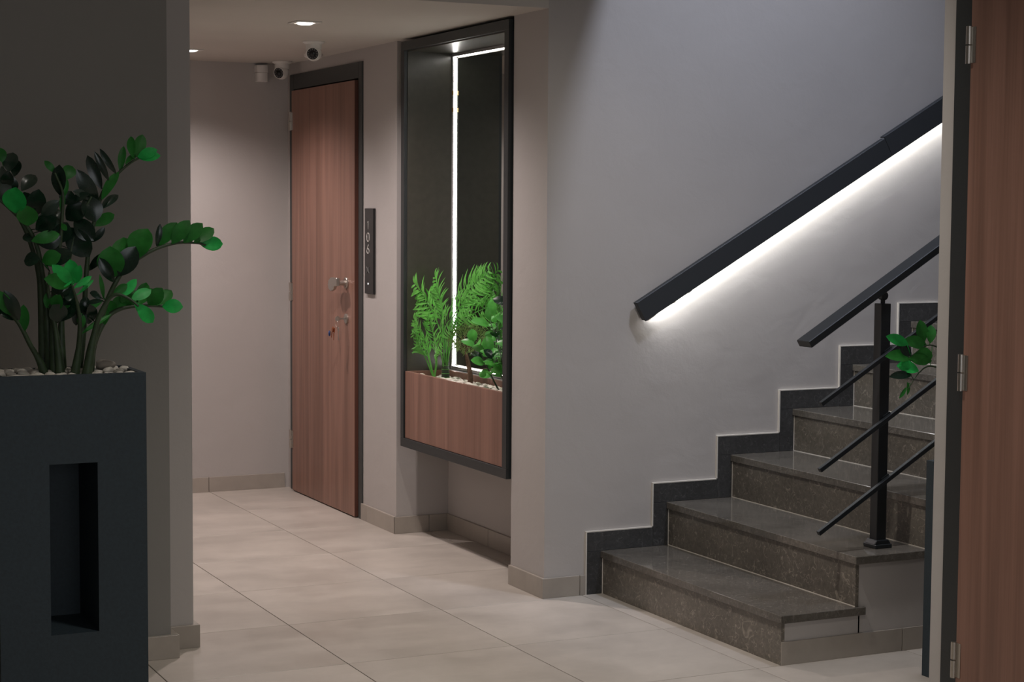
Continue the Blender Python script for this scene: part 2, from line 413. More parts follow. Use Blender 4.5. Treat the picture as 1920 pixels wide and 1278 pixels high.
# handle: round rose, neck and thick drop lever
hd = MB()
hd.lathe((3.050, 8.158, 1.128), [(0.027, 0), (0.027, 0.006), (0.024, 0.009), (0.012, 0.009), (0.011, 0.045)], 20, (-1, 0, 0))
hd.build('handle', STEEL, d1, True, auto=True)
hh = [o for o in d1.children if o.name.startswith('handle')][0]
prof = [(8.140, 1.153), (8.225, 1.153), (8.252, 1.140), (8.262, 1.115), (8.252, 1.095), (8.225, 1.085), (8.190, 1.095), (8.176, 1.110), (8.140, 1.114)]
MB().prism(prof, 'x', 2.990, 3.008, 0.003).build('lever', STEEL, hh, True, auto=True)
lk = MB(); lk.lathe((3.050, 8.158, 0.955), [(0.024, 0), (0.024, 0.006), (0.021, 0.008), (0, 0.008)], 20, (-1, 0, 0))
lk.build('lock_rose', STEEL, d1, True, auto=True)
# keys hanging in the lock
ky = thing('key_bunch', (3.040, 8.158, 0.955), 'bunch of keys with blue tag hanging from the lock of the wooden door', 'keys')
MB().box(3.004, 3.041, 8.157, 8.160, 0.951, 0.960, 0.0005).lathe((3.004, 8.1585, 0.955), [(0.013, 0), (0.013, 0.003), (0, 0.003)], 14, (0, 1, 0)).build('key', STEEL, ky)
ring = [(3.0 + 0.0*math.cos(a), 8.160+0.016*math.cos(a), 0.930+0.016*math.sin(a)) for a in [k*math.pi/8 for k in range(17)]]
MB().tube(ring, 0.0014, 6, False).build('key_ring', STEEL, ky, True)
def hang_key(y, z, tilt, mat, L=0.055, dx=0.0):
    a = Vector((0, math.sin(tilt), -math.cos(tilt))); s_ = Vector((0, math.cos(tilt), math.sin(tilt)))
    c0 = Vector((3.0-dx, y, z))
    m = MB(); m.obox(c0+a*0.011, s_, a, (1, 0, 0), 0.010, 0.011, 0.0012, 0.002); m.obox(c0+a*(0.022+L/2-0.011), s_, a, (1, 0, 0), 0.0035, L/2-0.006, 0.001, 0.0006)
    for k in range(3): m.obox(c0+a*(0.034+0.006*k)+s_*0.0045, s_, a, (1, 0, 0), 0.002, 0.0016, 0.001)
    return m.build('key', mat, ky)
BRONZE = simple('copper_key', rgb(150, 84, 52), 0.4, 0.6); BLUE = simple('blue_plastic_tag', rgb(20, 62, 120), 0.4)
hang_key(8.163, 0.912, 0.15, BRONZE, 0.055, 0.012); hang_key(8.170, 0.914, 0.45, BRONZE, 0.05, 0.016); hang_key(8.158, 0.916, -0.05, STEEL, 0.06, -0.006)
tag(MB().lathe((2.972, 8.186, 0.884), [(0, -0.003), (0.012, -0.003), (0.014, 0), (0.012, 0.003), (0, 0.003)], 18, (1, -0.6, 0)).build('key_tag', BLUE, ky, True), 'round blue plastic tag')

# ------------------------------------------------------------------ room number panel 106
sg = thing('room_number_panel', (3.075, 7.895, 1.287), 'black vertical number panel reading 106 on wall right of the wooden door', 'sign')
MB().box(3.062, 3.075, 7.840, 7.950, 1.086, 1.487, 0.002).build('panel', BPL, sg)
NUM = simple('number_white', rgb(214, 212, 206), 0.5); DIM = simple('symbol_grey', rgb(96, 96, 94), 0.5)
def glyph(strokes, cy, cz, w_, h_, th, name, mat):
    m = MB()
    for st in strokes:
        m.tube([(3.0612, cy - (u-0.5)*w_, cz + (v-0.5)*h_) for u, v in st], th, 6)
    return m.build(name, mat, sg, True)
def ell(cx, cy, rx, ry, a0, a1, n=14): return [(cx+rx*math.cos(R(a0+(a1-a0)*k/n)), cy+ry*math.sin(R(a0+(a1-a0)*k/n))) for k in range(n+1)]
glyph([[(0.30, 0.84), (0.55, 1.0), (0.55, 0)]], 7.904, 1.408, 0.034, 0.039, 0.0015, 'digit', NUM)
glyph([ell(0.5, 0.72, 0.34, 0.28, 180, 0) + ell(0.5, 0.28, 0.34, 0.28, 0, -180) + [(0.16, 0.72)]], 7.904, 1.352, 0.044, 0.040, 0.0015, 'digit', NUM)
glyph([[(0.62, 1.0), (0.34, 0.66), (0.18, 0.38)] + ell(0.5, 0.28, 0.34, 0.28, 165, -195, 20)], 7.904, 1.296, 0.044, 0.041, 0.0015, 'digit', NUM)
glyph([ell(-0.25, 0.5, 0.55, 0.6, 55, -55), ell(0.0, 0.5, 0.42, 0.4, 50, -50), ell(1.25, 0.5, 0.55, 0.6, 125, 235), ell(1.0, 0.5, 0.42, 0.4, 130, 230)], 7.904, 1.198, 0.040, 0.030, 0.0018, 'symbol', DIM)
MB().lathe((3.0625, 7.903, 1.134), [(0.0045, 0), (0.0045, 0.002), (0, 0.002)], 12, (-1, 0, 0)).build('indicator_light', emis('indicator', (1, 1, 1, 1), 1.2), sg)
dm = MB()
for y in (7.932, 7.876):
    for z in (1.438, 1.138): dm.lathe((3.0625, y, z), [(0.0016, 0), (0.0016, 0.001), (0, 0.001)], 8, (-1, 0, 0))
dm.build('corner_marks', DIM, sg)

# ------------------------------------------------------------------ niche display: dark frame, mirror with LED edge, wood planter
nf = thing('niche_display_case', (3.2, 6.94, 0.42), 'tall dark framed wall niche with backlit mirror hung beside the pillar', 'display case')
fx0, fx1, y0, y1, z0, z1 = 3.058, 3.31, 6.383, 7.490, 0.418, 2.226
MB().box(fx0, fx1, y0, y1, z0, z0+0.040, 0.001).build('frame_bottom', FRAME2, nf)
MB().box(fx0, fx1, y0, y1, z1-0.040, z1, 0.001).build('frame_top', FRAME2, nf)
MB().box(fx0, fx1, y0, y0+0.040, z0+0.040, z1-0.040, 0.001).build('frame_side', FRAME2, nf)
MB().box(fx0, fx1, y1-0.034, y1, z0+0.040, z1-0.040, 0.001).build('frame_side', FRAME2, nf)
MB().box(3.074, 3.31, y1-0.040, y1-0.0345, z0+0.041, z1-0.041).build('side_panel', DPAN, nf)
MB().box(3.074, 3.31, y0+0.0405, y0+0.046, z0+0.041, z1-0.041).build('side_panel', DPAN, nf)
MB().box(3.074, 3.31, y0+0.046, y1-0.040, z1-0.0455, z1-0.0405).build('top_panel', DPAN, nf)
ya, yb, za, zb = y0+0.046, y1-0.040, z0+0.041, z1-0.046      # inner box
MB().box(3.306, 3.312, ya, yb, za, zb).build('back_panel', DPAN, nf)
MB().box(3.299, 3.304, ya+0.022, yb-0.022, 0.785, zb-0.022).build('mirror', MIR, nf)
# LED profiles around the mirror: aluminium channels, light facing the middle
def prof_(x0, x1, a0, a1, b0, b1): return MB().box(x0, x1, a0, a1, b0, b1, 0.0005).build('light_profile', ALU, nf)
pv = prof_(3.286, 3.305, yb-0.014, yb-0.0005, 0.765, zb-0.001); MB().box(3.2925, 3.2975, yb-0.0152, yb-0.0142, 0.785, zb-0.02).build('led_strip', LED, pv)
pv = prof_(3.286, 3.305, ya+0.0005, ya+0.014, 0.765, zb-0.001); MB().box(3.2925, 3.2975, ya+0.0142, ya+0.0152, 0.785, zb-0.02).build('led_strip', LED, pv)
pv = prof_(3.286, 3.305, ya+0.015, yb-0.015, zb-0.014, zb-0.0005); MB().box(3.2925, 3.2975, ya+0.02, yb-0.02, zb-0.0152, zb-0.0142).build('led_strip', LED, pv)
pv = prof_(3.286, 3.305, ya+0.015, yb-0.015, 0.765, 0.778); MB().box(3.2925, 3.2975, ya+0.02, yb-0.02, 0.7782, 0.7792).build('led_strip', LED, pv)
AMB = simple('amber_connector', rgb(196, 160, 110), 0.5)
for z in (1.93, 2.005): MB().box(3.284, 3.288, yb-0.020, yb-0.008, z-0.010, z+0.010, 0.001).build('connector', AMB, nf)

wp = thing('planter_box', (3.17, 6.94, z0+0.041), 'walnut veneer planter box with palms fitted in the bottom of the niche', 'planter')
PT = 0.760
MB().box(3.064, 3.078, ya+0.001, yb-0.001, z0+0.0415, PT, 0.001).build('front_panel', WOOD, wp)
MB().box(3.262, 3.274, ya+0.001, yb-0.001, z0+0.0415, PT, 0.001).build('back_panel', WOOD, wp)
MB().box(3.078, 3.262, yb-0.013, yb-0.001, z0+0.0415, PT, 0.001).build('end_panel', WOOD, wp)
MB().box(3.078, 3.262, ya+0.001, ya+0.013, z0+0.0415, PT, 0.001).build('end_panel', WOOD, wp)
MB().box(3.078, 3.262, ya+0.013, yb-0.013, 0.60, 0.722).build('soil', SOIL, wp)
# shelf closing the gap between the planter and the mirror
MB().box(3.2745, 3.3055, ya+0.001, yb-0.001, 0.735, 0.762, 0.0005).build('ledge', ALU, nf)

# ------------------------------------------------------------------ pebbles (each one a thing)
pebm = []
for k in range(8):
    b = bmesh.new(); bmesh.ops.create_icosphere(b, subdivisions=2, radius=1.0)
    o = Vector((k*3.1, 1, 2))
    for v in b.verts:
        v.co *= 1 + 0.28*noise.noise(v.co*1.1+o); v.co.x *= 1.25; v.co.z *= 0.72
    me = bpy.data.meshes.new('pebble'); b.to_mesh(me); b.free(); me.polygons.foreach_set('use_smooth', [True]*len(me.polygons))
    me.materials.append(PEBG if k == 7 else PEB); pebm.append(me)
def pebble(x, y, z, r, lab, grp, k=None):
    k = random.randrange(7) if k is None else k
    o = bpy.data.objects.new('pebble', pebm[k]); C.objects.link(o); o.location = (x, y, z)
    o.scale = (r, r, r); o.rotation_euler = (random.uniform(-.3, .3), random.uniform(-.3, .3), random.uniform(0, 6.28))
    tag(o, lab, 'pebble', grp); return o
LABN = 'white pebble covering the soil of the walnut planter box in the niche'; GN = 'white pebbles in the niche planter box'
y = 6.465
while y < 7.42:
    for x in (3.10, 3.135, 3.17, 3.205, 3.24):
        pebble(x+random.uniform(-.005, .005), y+random.uniform(-.006, .006), 0.724+random.uniform(0, .006), random.uniform(.013, .019), LABN, GN)
    y += 0.038
for x, y, r in ((3.10, 6.80, .024), (3.11, 6.85, .022), (3.10, 6.52, .021), (3.105, 6.60, .021), (3.10, 7.05, .024), (3.12, 6.97, .02), (3.10, 7.10, .02), (3.10, 7.34, .018), (3.12, 6.74, .02)):
    pebble(x, y, 0.745, r, 'larger white pebble lying on top along the front rim of the walnut planter box', 'large pebbles at the front of the niche planter')

# ------------------------------------------------------------------ niche plants
def frond(root, base_pts, n=15, ll=0.075, lw=0.0085, side=(1, 0, 0), t0=0.42, mat=PALMM, seed=0):
    rnd = random.Random(seed); P = curve(base_pts, 40)
    f = MB(); f.tube(P, [0.0032*(1-0.75*i/40)+0.0006 for i in range(41)], 6)
    fr = f.build('frond', STEMG if mat is None else PALMM, root, True)
    m = MB(); sd = Vector(side)
    for k in range(n):
        t = t0 + (1-t0)*(k+0.5)/n; i = min(39, int(t*40)); p = P[i]; T = (P[i+1]-P[i]).normalized()
        s1 = (sd - T*sd.dot(T)).normalized(); up_ = T.cross(s1)
        env = math.sin(math.pi*min(1, 0.18+0.78*(k+0.5)/n))**0.6
        for sg_ in (-1, 1):
            d = (T*0.85 + s1*sg_*0.8 + Vector((0, 0, rnd.uniform(-.12, .1))) + up_*rnd.uniform(-.15, .15)).normalized()
            L = ll*env*rnd.uniform(0.88, 1.1)
            q = p + d*L + Vector((0, 0, -0.18*L))
            q.x = max(3.084, min(3.288, q.x))
            if q.y > 7.438: q.y = 7.438
            m.leaf(p, q, up_ if up_.length else (0, 0, 1), lw, 0.12, 5, 0.42, 0.25)
    tag(m.build('leaflets', mat, fr, True), kind=None)
    return fr
pl = thing('potted_palm', (3.17, 7.24, 0.735), 'tall bright green palm with arching fronds standing at the far side of niche planter', 'plant')
MB().tube([(3.17, 7.24, 0.72), (3.17, 7.242, 0.80), (3.168, 7.24, 0.87)], [0.020, 0.016, 0.010], 10).build('stem', STEMG, pl, True)
rings_ = MB()
for k in range(7): rings_.tube([(3.17, 7.241, 0.745+k*0.018), (3.17, 7.241, 0.7475+k*0.018)], 0.0195-0.0007*k, 10)
rings_.build('stem_rings', PALMM, pl, True)
F = [([(3.17,7.24,.76),(3.16,7.245,.90),(3.14,7.28,1.002),(3.12,7.36,1.095),(3.10,7.43,1.155)], (0,.35,-1)),
     ([(3.17,7.24,.76),(3.17,7.242,.90),(3.17,7.29,1.03),(3.18,7.34,1.118),(3.19,7.40,1.185)], (0,.8,-.6)),
     ([(3.17,7.24,.76),(3.15,7.218,.90),(3.13,7.183,1.022),(3.13,7.196,1.083),(3.12,7.222,1.138)], (0,1,0)),
     ([(3.17,7.24,.76),(3.18,7.194,.926),(3.19,7.13,1.048),(3.20,7.06,1.140),(3.22,6.98,1.195)], (0,.7,.7)),
     ([(3.17,7.24,.76),(3.16,7.194,.926),(3.14,7.09,1.022),(3.13,6.98,1.078),(3.12,6.87,1.092)], (0,.1,1)),
     ([(3.17,7.24,.76),(3.16,7.242,.923),(3.15,7.267,1.022),(3.13,7.35,1.066),(3.11,7.43,1.085)], (0,.2,1)),
     ([(3.17,7.24,.76),(3.19,7.206,.925),(3.22,7.12,1.012),(3.25,7.03,1.056),(3.27,6.93,1.075)], (0,.2,1)),
     ([(3.17,7.24,.76),(3.19,7.23,.90),(3.24,7.20,1.03),(3.27,7.16,1.13),(3.28,7.10,1.21)], (0,1,.2)),
     ([(3.17,7.24,.76),(3.14,7.22,.86),(3.12,7.16,.94),(3.11,7.08,1.00),(3.10,7.01,1.02)], (0,.3,1)),
     ([(3.17,7.24,.76),(3.20,7.25,.93),(3.24,7.22,1.06),(3.265,7.12,1.15),(3.28,7.02,1.23)], (0,.8,.5))]
for i, (p, s_) in enumerate(F): frond(pl, p, 13, 0.125 if i in (0, 1, 3, 4, 7, 9) else 0.105, 0.0105, s_, 0.45, PALMM, i)
pl2 = thing('potted_palm', (3.15, 7.325, 0.735), 'small low palm leaning left beside the dark panel in the niche planter', 'plant')
F = [([(3.15,7.32,.73),(3.14,7.345,.804),(3.13,7.375,.858),(3.12,7.41,.888),(3.11,7.435,.893)], (0,.2,1)),
     ([(3.15,7.32,.73),(3.13,7.325,.822),(3.12,7.338,.892),(3.10,7.375,.957),(3.09,7.405,.995)], (0,1,.1)),
     ([(3.15,7.32,.73),(3.12,7.33,.81),(3.10,7.35,.87),(3.09,7.385,.925),(3.085,7.42,.945)], (0,.7,.5)),
     ([(3.15,7.32,.73),(3.15,7.30,.82),(3.14,7.29,.90),(3.13,7.30,.96),(3.12,7.32,1.0)], (0,1,0)),
     ([(3.15,7.32,.73),(3.14,7.27,.80),(3.12,7.22,.86),(3.10,7.17,.90),(3.095,7.12,.92)], (0,.3,1))]
for i, (p, s_) in enumerate(F): frond(pl2, p, 11, 0.095, 0.0095, s_, 0.35, PALMM, 20+i)
# small tufted tree
tt = thing('tufted_tree', (3.16, 6.965, 0.735), 'small bonsai-like tree with fine tufted crown and brown trunk among the niche pebbles', 'plant')
MB().tube(curve([(3.16,6.958,.72),(3.16,6.955,.78),(3.158,6.975,.834),(3.16,7.008,.885)], 12), [0.014-0.0006*i for i in range(13)], 8).build('trunk', BARK, tt, True)
br = MB()
for a in range(7):
    e = Vector((3.16, 7.01, .93)) + Vector((math.cos(a*0.9)*.035, math.sin(a*.9)*.07, random.uniform(-.02, .03)))
    br.tube([(3.16, 7.005, .88), (Vector((3.16, 7.005, .88))+e)/2+Vector((0, 0, -.006)), e], [0.006, 0.004, 0.002], 6)
br.build('branch', BARK, tt, True)
fo = bmesh.new(); rnd = random.Random(5)
for k in range(1500):
    u = Vector((rnd.gauss(0, 1), rnd.gauss(0, 1), rnd.gauss(0, 1))).normalized(); rr = rnd.uniform(0.45, 1)**0.5
    p = Vector((3.165, 6.985, .935)) + Vector((u.x*.075, u.y*.125, u.z*.058))*rr*(1+0.15*math.sin(u.y*9+u.z*5))
    d = (u + Vector((rnd.uniform(-.5, .5), rnd.uniform(-.5, .5), rnd.uniform(-.1, .7)))).normalized()*rnd.uniform(.010, .018)
    s_ = d.cross(Vector((rnd.random(), rnd.random(), rnd.random()))).normalized()*0.0016
    fo.faces.new([fo.verts.new(p-s_*.6), fo.verts.new(p+d*.55-s_), fo.verts.new(p+d), fo.verts.new(p+d*.55+s_)])
me = bpy.data.meshes.new('foliage'); fo.to_mesh(me); fo.free(); me.materials.append(TUFT)
o = bpy.data.objects.new('foliage', me); C.objects.link(o); o.parent = tt; o.location = -Vector(ORG[tt.name]); o['kind'] = 'stuff'

bp = thing('broadleaf_plant', (3.17, 6.62, 0.735), 'bushy broad-leaved plant with overlapping green leaves at the right end of niche planter', 'plant')
rnd = random.Random(9)
bst = [[(3.16,6.60,.72),(3.16,6.62,.82),(3.16,6.68,.93),(3.15,6.74,1.03)], [(3.17,6.62,.72),(3.18,6.60,.85),(3.18,6.58,1.0),(3.17,6.57,1.10)],
       [(3.16,6.64,.72),(3.14,6.70,.80),(3.13,6.77,.88),(3.12,6.84,.93)], [(3.17,6.58,.72),(3.17,6.54,.84),(3.16,6.52,.95),(3.15,6.50,1.05)],
       [(3.18,6.66,.72),(3.20,6.72,.85),(3.21,6.78,.97),(3.21,6.82,1.04)], [(3.15,6.56,.72),(3.13,6.57,.80),(3.11,6.60,.86),(3.10,6.64,.90)],
       [(3.18,6.60,.72),(3.20,6.62,.90),(3.21,6.64,1.04),(3.21,6.66,1.11)]]
for ci, c_ in enumerate(bst):
    P = curve(c_, 20); st = MB().tube(P, [0.0045*(1-.6*i/20) for i in range(21)], 6).build('stem', STEMG, bp, True)
    for k in range(11):
        t = 0.30 + 0.70*k/10; i = min(19, int(t*20)); p = P[i]; a = k*2.4+ci
        d = Vector((math.cos(a)*.55-.25, math.sin(a), rnd.uniform(-.05, .55))).normalized(); L = rnd.uniform(.065, .095)
        if k == 10: d = Vector((-.1, .2, 1)).normalized()
        q = p + d*L
        q.x = min(3.29, max(3.07, q.x)); q.y = max(6.44, q.y)
        m = MB(); m.tube([p, p+(q-p)*.2], .0014, 5); m.leaf(p+(q-p)*.15, q, Vector((-.5, -.35, .8))+Vector((rnd.uniform(-.4, .4), rnd.uniform(-.4, .4), 0)), rnd.uniform(.036, .05), 0.10, 6, .5, .2)
        m.build('leaf', BROAD if rnd.random() < .75 else GLD, st, True)

# ------------------------------------------------------------------ ceiling fixtures and devices
def downlight(x, y, label):
    t = thing('ceiling_downlight', (x, y, CZ), label, 'ceiling light', 'recessed ceiling downlights in the corridor')
    m = MB()
    for a, b_, c_, d_ in ((-.055, .055, -.055, -.036), (-.055, .055, .036, .055), (-.055, -.036, -.036, .036), (.036, .055, -.036, .036)):
        m.box(x+a, x+b_, y+c_, y+d_, CZ-0.005, CZ-0.0002, 0.001)
    m.build('bezel', WPL, t)
    MB().lathe((x, y, CZ-0.0005), [(0.034, 0), (0.033, -0.006), (0.026, -0.009), (0, -0.010)], 24).build('lamp_lens', LAMPE, t, True)
downlight(2.44, 7.01, 'square recessed ceiling downlight glowing above and in front of the cameras')
downlight(2.375, 8.49, 'square recessed ceiling downlight near the back wall, half hidden by the left pier')
def turret(x, y, aim, label, s=1.0):
    t = thing('security_camera', (x, y, CZ), label, 'camera', 'white turret cameras under the corridor ceiling')
    MB().lathe((x, y, CZ-0.0003), [(0.050*s, 0), (0.050*s, -0.004*s), (0.045*s, -0.007*s), (0.037*s, -0.012*s), (0.0365*s, -0.034*s), (0.030*s, -0.040*s)], 28).build('base', WPL, t, True, auto=True)
    c = Vector((x, y, CZ-0.050*s)); a = Vector(aim).normalized(); c = c + a*0.006*s
    bl = MB(); r = 0.037*s
    bl.lathe(c, [(0, -r)] + [(r*math.cos(R(q)), r*math.sin(R(q))) for q in range(-75, 41, 12)] + [(r*0.78, r*0.72), (r*0.70, r*0.72)], 28, a)
    bl.build('camera_ball', WPL, t, True, auto=True)
    fr = MB().lathe(c + a*r*0.70, [(r*0.70, 0), (r*0.70, 0.001), (0, 0.001)], 24, a).build('lens_window', GLOSSB, t)
    ref = Vector((0, 0, 1)); u = (ref-a*ref.dot(a)).normalized(); v = a.cross(u); dots = MB()
    for k in range(12):
        q = c + a*(r*0.70+0.001) + (u*math.cos(k*math.pi/6)+v*math.sin(k*math.pi/6))*r*0.55
        dots.lathe(q, [(r*0.07, 0), (r*0.07, 0.0008), (0, 0.0008)], 8, a)
    dots.build('infrared_lights', DIM, fr)
    MB().lathe(c + a*(r*0.70+0.001), [(r*0.34, 0), (r*0.32, 0.002), (r*0.22, 0.004), (0, 0.0045)], 18, a).build('lens', GLOSSB, fr, True)
turret(2.757, 7.80, (-0.45, -0.85, -0.22), 'white turret camera nearer the front, hanging right above the door corner')
turret(2.985, 8.93, (-0.75, -0.62, -0.26), 'white turret camera further back beside the motion sensor', 1.05)
sd_ = thing('smoke_detector', (2.975, 8.42, CZ), 'flat white ceiling disc just behind the nearer security camera', 'detector')
MB().lathe((2.975, 8.42, CZ-0.0003), [(0.046, 0), (0.046, -0.010), (0.040, -0.018), (0, -0.022)], 28).build('body', WPL, sd_, True, auto=True)
ps = thing('motion_sensor', (2.924, 9.106, 2.19), 'white half-round motion sensor box high on the back wall', 'sensor')
pts = [(2.892, 9.105), (2.892, 9.07)] + [(2.924-0.032*math.cos(R(a)), 9.07-0.022*math.sin(R(a))) for a in range(15, 180, 15)] + [(2.956, 9.07), (2.956, 9.105)]
MB().prism(pts, 'z', 2.188, 2.226, 0.001).build('cover', WPL, ps, True, auto=True)
pts2 = [(2.9235+(x-2.9235)*.96, y) for x, y in pts]
MB().prism(pts2, 'z', 2.140, 2.187, 0.002).build('lens', WPL, ps, True, auto=True)

# ------------------------------------------------------------------ staircase
RZ, TX = 0.1722, 0.2943
def xn(i): return 3.314 + TX*(i-1)       # nosing of step i
def xr(i): return xn(i) + 0.010          # riser face
def tz(i): return RZ*i - 0.004
NS = 12
st = thing('staircase', (3.32, 5.45, 0), 'dark grey marble staircase rising to the right along the wall', 'staircase')
body = MB()
for i in range(1, NS+1):
    x1_ = xr(i+1)+0.02 if i < NS else 7.29
    body.box(xr(i)+0.0145, x1_, YE+0.0012, YS-0.001, 0 if i < 6 else tz(i-3), tz(i)-0.0275)
body.build('side_wall', WALL, st)
for i in range(1, NS+1):
    MB().box(xr(i), xr(i)+0.014, YE, YS-0.0105, tz(i-1)+0.0005 if i > 1 else 0.0, tz(i)-0.028, 0.0007).build('riser', MARB, st)
    x1_ = xr(i+1)-0.0005 if i < NS else 7.29
    m = MB()
    m.prism([(xn(i), YS-0.0105), (xn(i), YE-0.014), (x1_+0.036, YE-0.014), (x1_+0.036, YE-0.001), (x1_, YE-0.001), (x1_, YS-0.0105)] if i < NS else
            [(xn(i), YS-0.0105), (xn(i), YE-0.014), (x1_, YE-0.014), (x1_, YS-0.0105)], 'z', tz(i)-0.0272, tz(i), 0.0018)
    m.build('tread', MARBT, st)
gj = MB()
for i in range(1, NS):
    gj.box(xr(i+1)-0.0022, xr(i+1)+0.0005, YE, YS-0.0105, tz(i)-0.001, tz(i)+0.0022)
for i in range(1, NS+1): gj.box(xr(i)-0.0025, xr(i)+0.001, YS-0.0125, YS-0.0100, tz(i-1) if i > 1 else 0, tz(i)-0.028)
gj.build('joint', LGROUT, st)
sb = [(xr(1), 3.814), (3.8165, 4.41), (4.4125, 4.95)]
for a, b_ in sb: MB().box(a+0.0006, b_, YE-0.0035, YE+0.001, 0, 0.078, 0.0008).build('baseboard_tile', BBT, st)

tr = struct(thing('trim_1', (3.25, YS, 0)))
SK = 0.0105
ck = MB()
def sx(i): return xn(i) - 0.060
for i in range(1, NS+1):
    zt = tz(i)+0.075; zprev = tz(i-1)+0.075 if i > 1 else 0.0
    MB().box(sx(i)+.0005, xr(i)+0.004, YS-SK, YS-0.0002, zprev-(0.0745 if i > 1 else 0), tz(i)-0.001, 0.0005).build('tile', MARBS, tr)   # upright piece
    MB().box(sx(i)+.0005, (sx(i+1) if i < NS else 7.29)-0.0005, YS-SK, YS-0.0002, tz(i)+0.0002, zt, 0.0005).build('tile', MARBS, tr)       # piece above the tread
    ck.box(sx(i)-0.0045, (sx(i+1) if i < NS else 7.29), YS-SK-0.0005, YS-0.0002, zt, zt+0.0045)
    ck.box(sx(i)-0.0045, sx(i), YS-SK-0.0005, YS-0.0002, zprev, zt)
ck.build('edge_joint', LGROUT, tr)

# ------------------------------------------------------------------ wall handrail with LED
hr = thing('wall_handrail', (4.8, 6.03, 1.6), 'dark grey box handrail with white LED glow under it fixed on the stair wall', 'handrail')
sl = 0.5662; u = Vector((1, 0, sl)).normalized(); n_ = Vector((-sl, 0, 1)).normalized(); yv = Vector((0, 1, 0))
A0 = Vector((3.4437, 0, 1.1296)); hh_ = 0.0828
def rail_piece(s0, s1, y0_, y1_, n0, n1, bev=0.0): 
    c = A0 + u*(s0+s1)/2 - n_*(n0+n1)/2 + yv*(y0_+y1_)/2
    return (c, u, yv, n_, (s1-s0)/2, (y1_-y0_)/2, (n1-n0)/2, bev)
for s0, s1, lift in ((0, 1.335, 0), (1.336, 4.0, -0.007)):
    m = MB(); m.obox(*rail_piece(s0, s1, 6.030, 6.035, lift, hh_, 0.0012)); m.obox(*rail_piece(s0, s1, 6.035, 6.058, lift, lift+0.005, 0.0008)); m.build('cover', RAILM, hr)
MB().obox(*rail_piece(0.0, 0.004, 6.035, 6.056, 0.005, hh_-0.004)).build('end_cap', RAILM, hr)
core = MB().obox(*rail_piece(0.03, 4.0, 6.0355, 6.055, 0.006, hh_-0.004)).build('core', RAILM, hr)
MB().obox(*rail_piece(0.035, 3.98, 6.038, 6.048, hh_-0.0038, hh_-0.0022)).build('led_strip', LEDR, core)
bk = MB()
for s_ in (0.05, 0.75, 1.5, 2.3, 3.1, 3.8): bk.obox(*rail_piece(s_, s_+0.03, 6.055, 6.0735, 0.010, 0.045))
bk.build('bracket', WPL, core)
# loose bit of strip sagging below the cover
sag = [A0 + u*s_ - n_*(hh_+dn) + yv*6.033 for s_, dn in ((0.10, -0.012), (0.13, -0.001), (0.165, 0.004), (0.20, 0.0045), (0.235, 0.001), (0.27, -0.012))]
MB().tube(sag, 0.0016, 6).build('loose_strip', simple('strip_white', rgb(230, 226, 218), 0.5), hr, True)
MB().obox(*rail_piece(0.012, 0.055, 6.034, 6.046, hh_-0.002, hh_+0.004, 0.001)).build('strip_connector', WPL, hr)

# ------------------------------------------------------------------ black stair railing
rl = thing('stair_railing', (3.787, 4.95, tz(2)), 'black square metal railing with newel post and slanted bars on the open stair side', 'railing')
np_ = MB().box(3.767, 3.807, 4.93, 4.97, tz(2)+0.001, 1.176, 0.0015).build('newel_post', BLACK, rl)
fl = MB(); fl.box(3.752, 3.822, 4.915, 4.985, tz(2), tz(2)+0.014, 0.002)
fl.prism([(3.752, tz(2)+.013), (3.822, tz(2)+.013), (3.812, tz(2)+.028), (3.762, tz(2)+.028)], 'y', 4.922, 4.978, 0.002); fl.build('base_flange', BLACK, np_)
s2 = 0.5985; 
rs = Vector((1, 0, s2)).normalized(); rn = Vector((-s2, 0, 1)).normalized()
c0 = Vector((3.465, 4.955, 1.0560)); LR = 3.3
MB().obox(c0 + rs*LR/2 - rn*0.0125, rs, yv, rn, LR/2, 0.036, 0.0125, 0.002).build('top_rail', BLACK, rl)
rzz = c0.z + (3.787-c0.x)*s2 - 0.0285
sw = MB(); sw.tube([(3.787, 4.95, 1.170), (3.787, 4.95, rzz+.004)], 0.008, 12); sw.lathe((3.787, 4.938, (1.176+rzz)/2+.004), [(0.013, 0), (0.015, .002), (0.015, 0.022), (0.013, .024)], 16, (0, 1, 0))
sw.obox((3.790, 4.95, rzz-0.001), rs, yv, rn, 0.03, 0.012, 0.003); sw.build('rail_bracket', BLACK, np_, True, auto=True)
s3 = 0.590; bs = Vector((1, 0, s3)).normalized(); bn = Vector((-s3, 0, 1)).normalized()
for z in (0.846, 0.624, 0.411):
    c1 = Vector((3.517, 4.918, z)); LB = 3.2
    b_ = MB().obox(c1 + bs*LB/2, bs, yv, bn, LB/2, 0.0075, 0.0075, 0.0008).build('bar', BLACK, rl)
    zc = z + (3.795-3.517)*s3
    MB().obox((3.800, 4.9275, zc+0.003), bs, yv, bn, 0.016, 0.0022, 0.011).build('bar_clamp', BLACK, b_)
for k in (1, 2):            # posts further up the flight
    xo = 3.787 + k*3*TX; zo = tz(2+3*k)
    MB().box(xo-.02, xo+.02, 4.93, 4.97, zo+0.001, zo+0.838, 0.0015).build('newel_post', BLACK, rl)

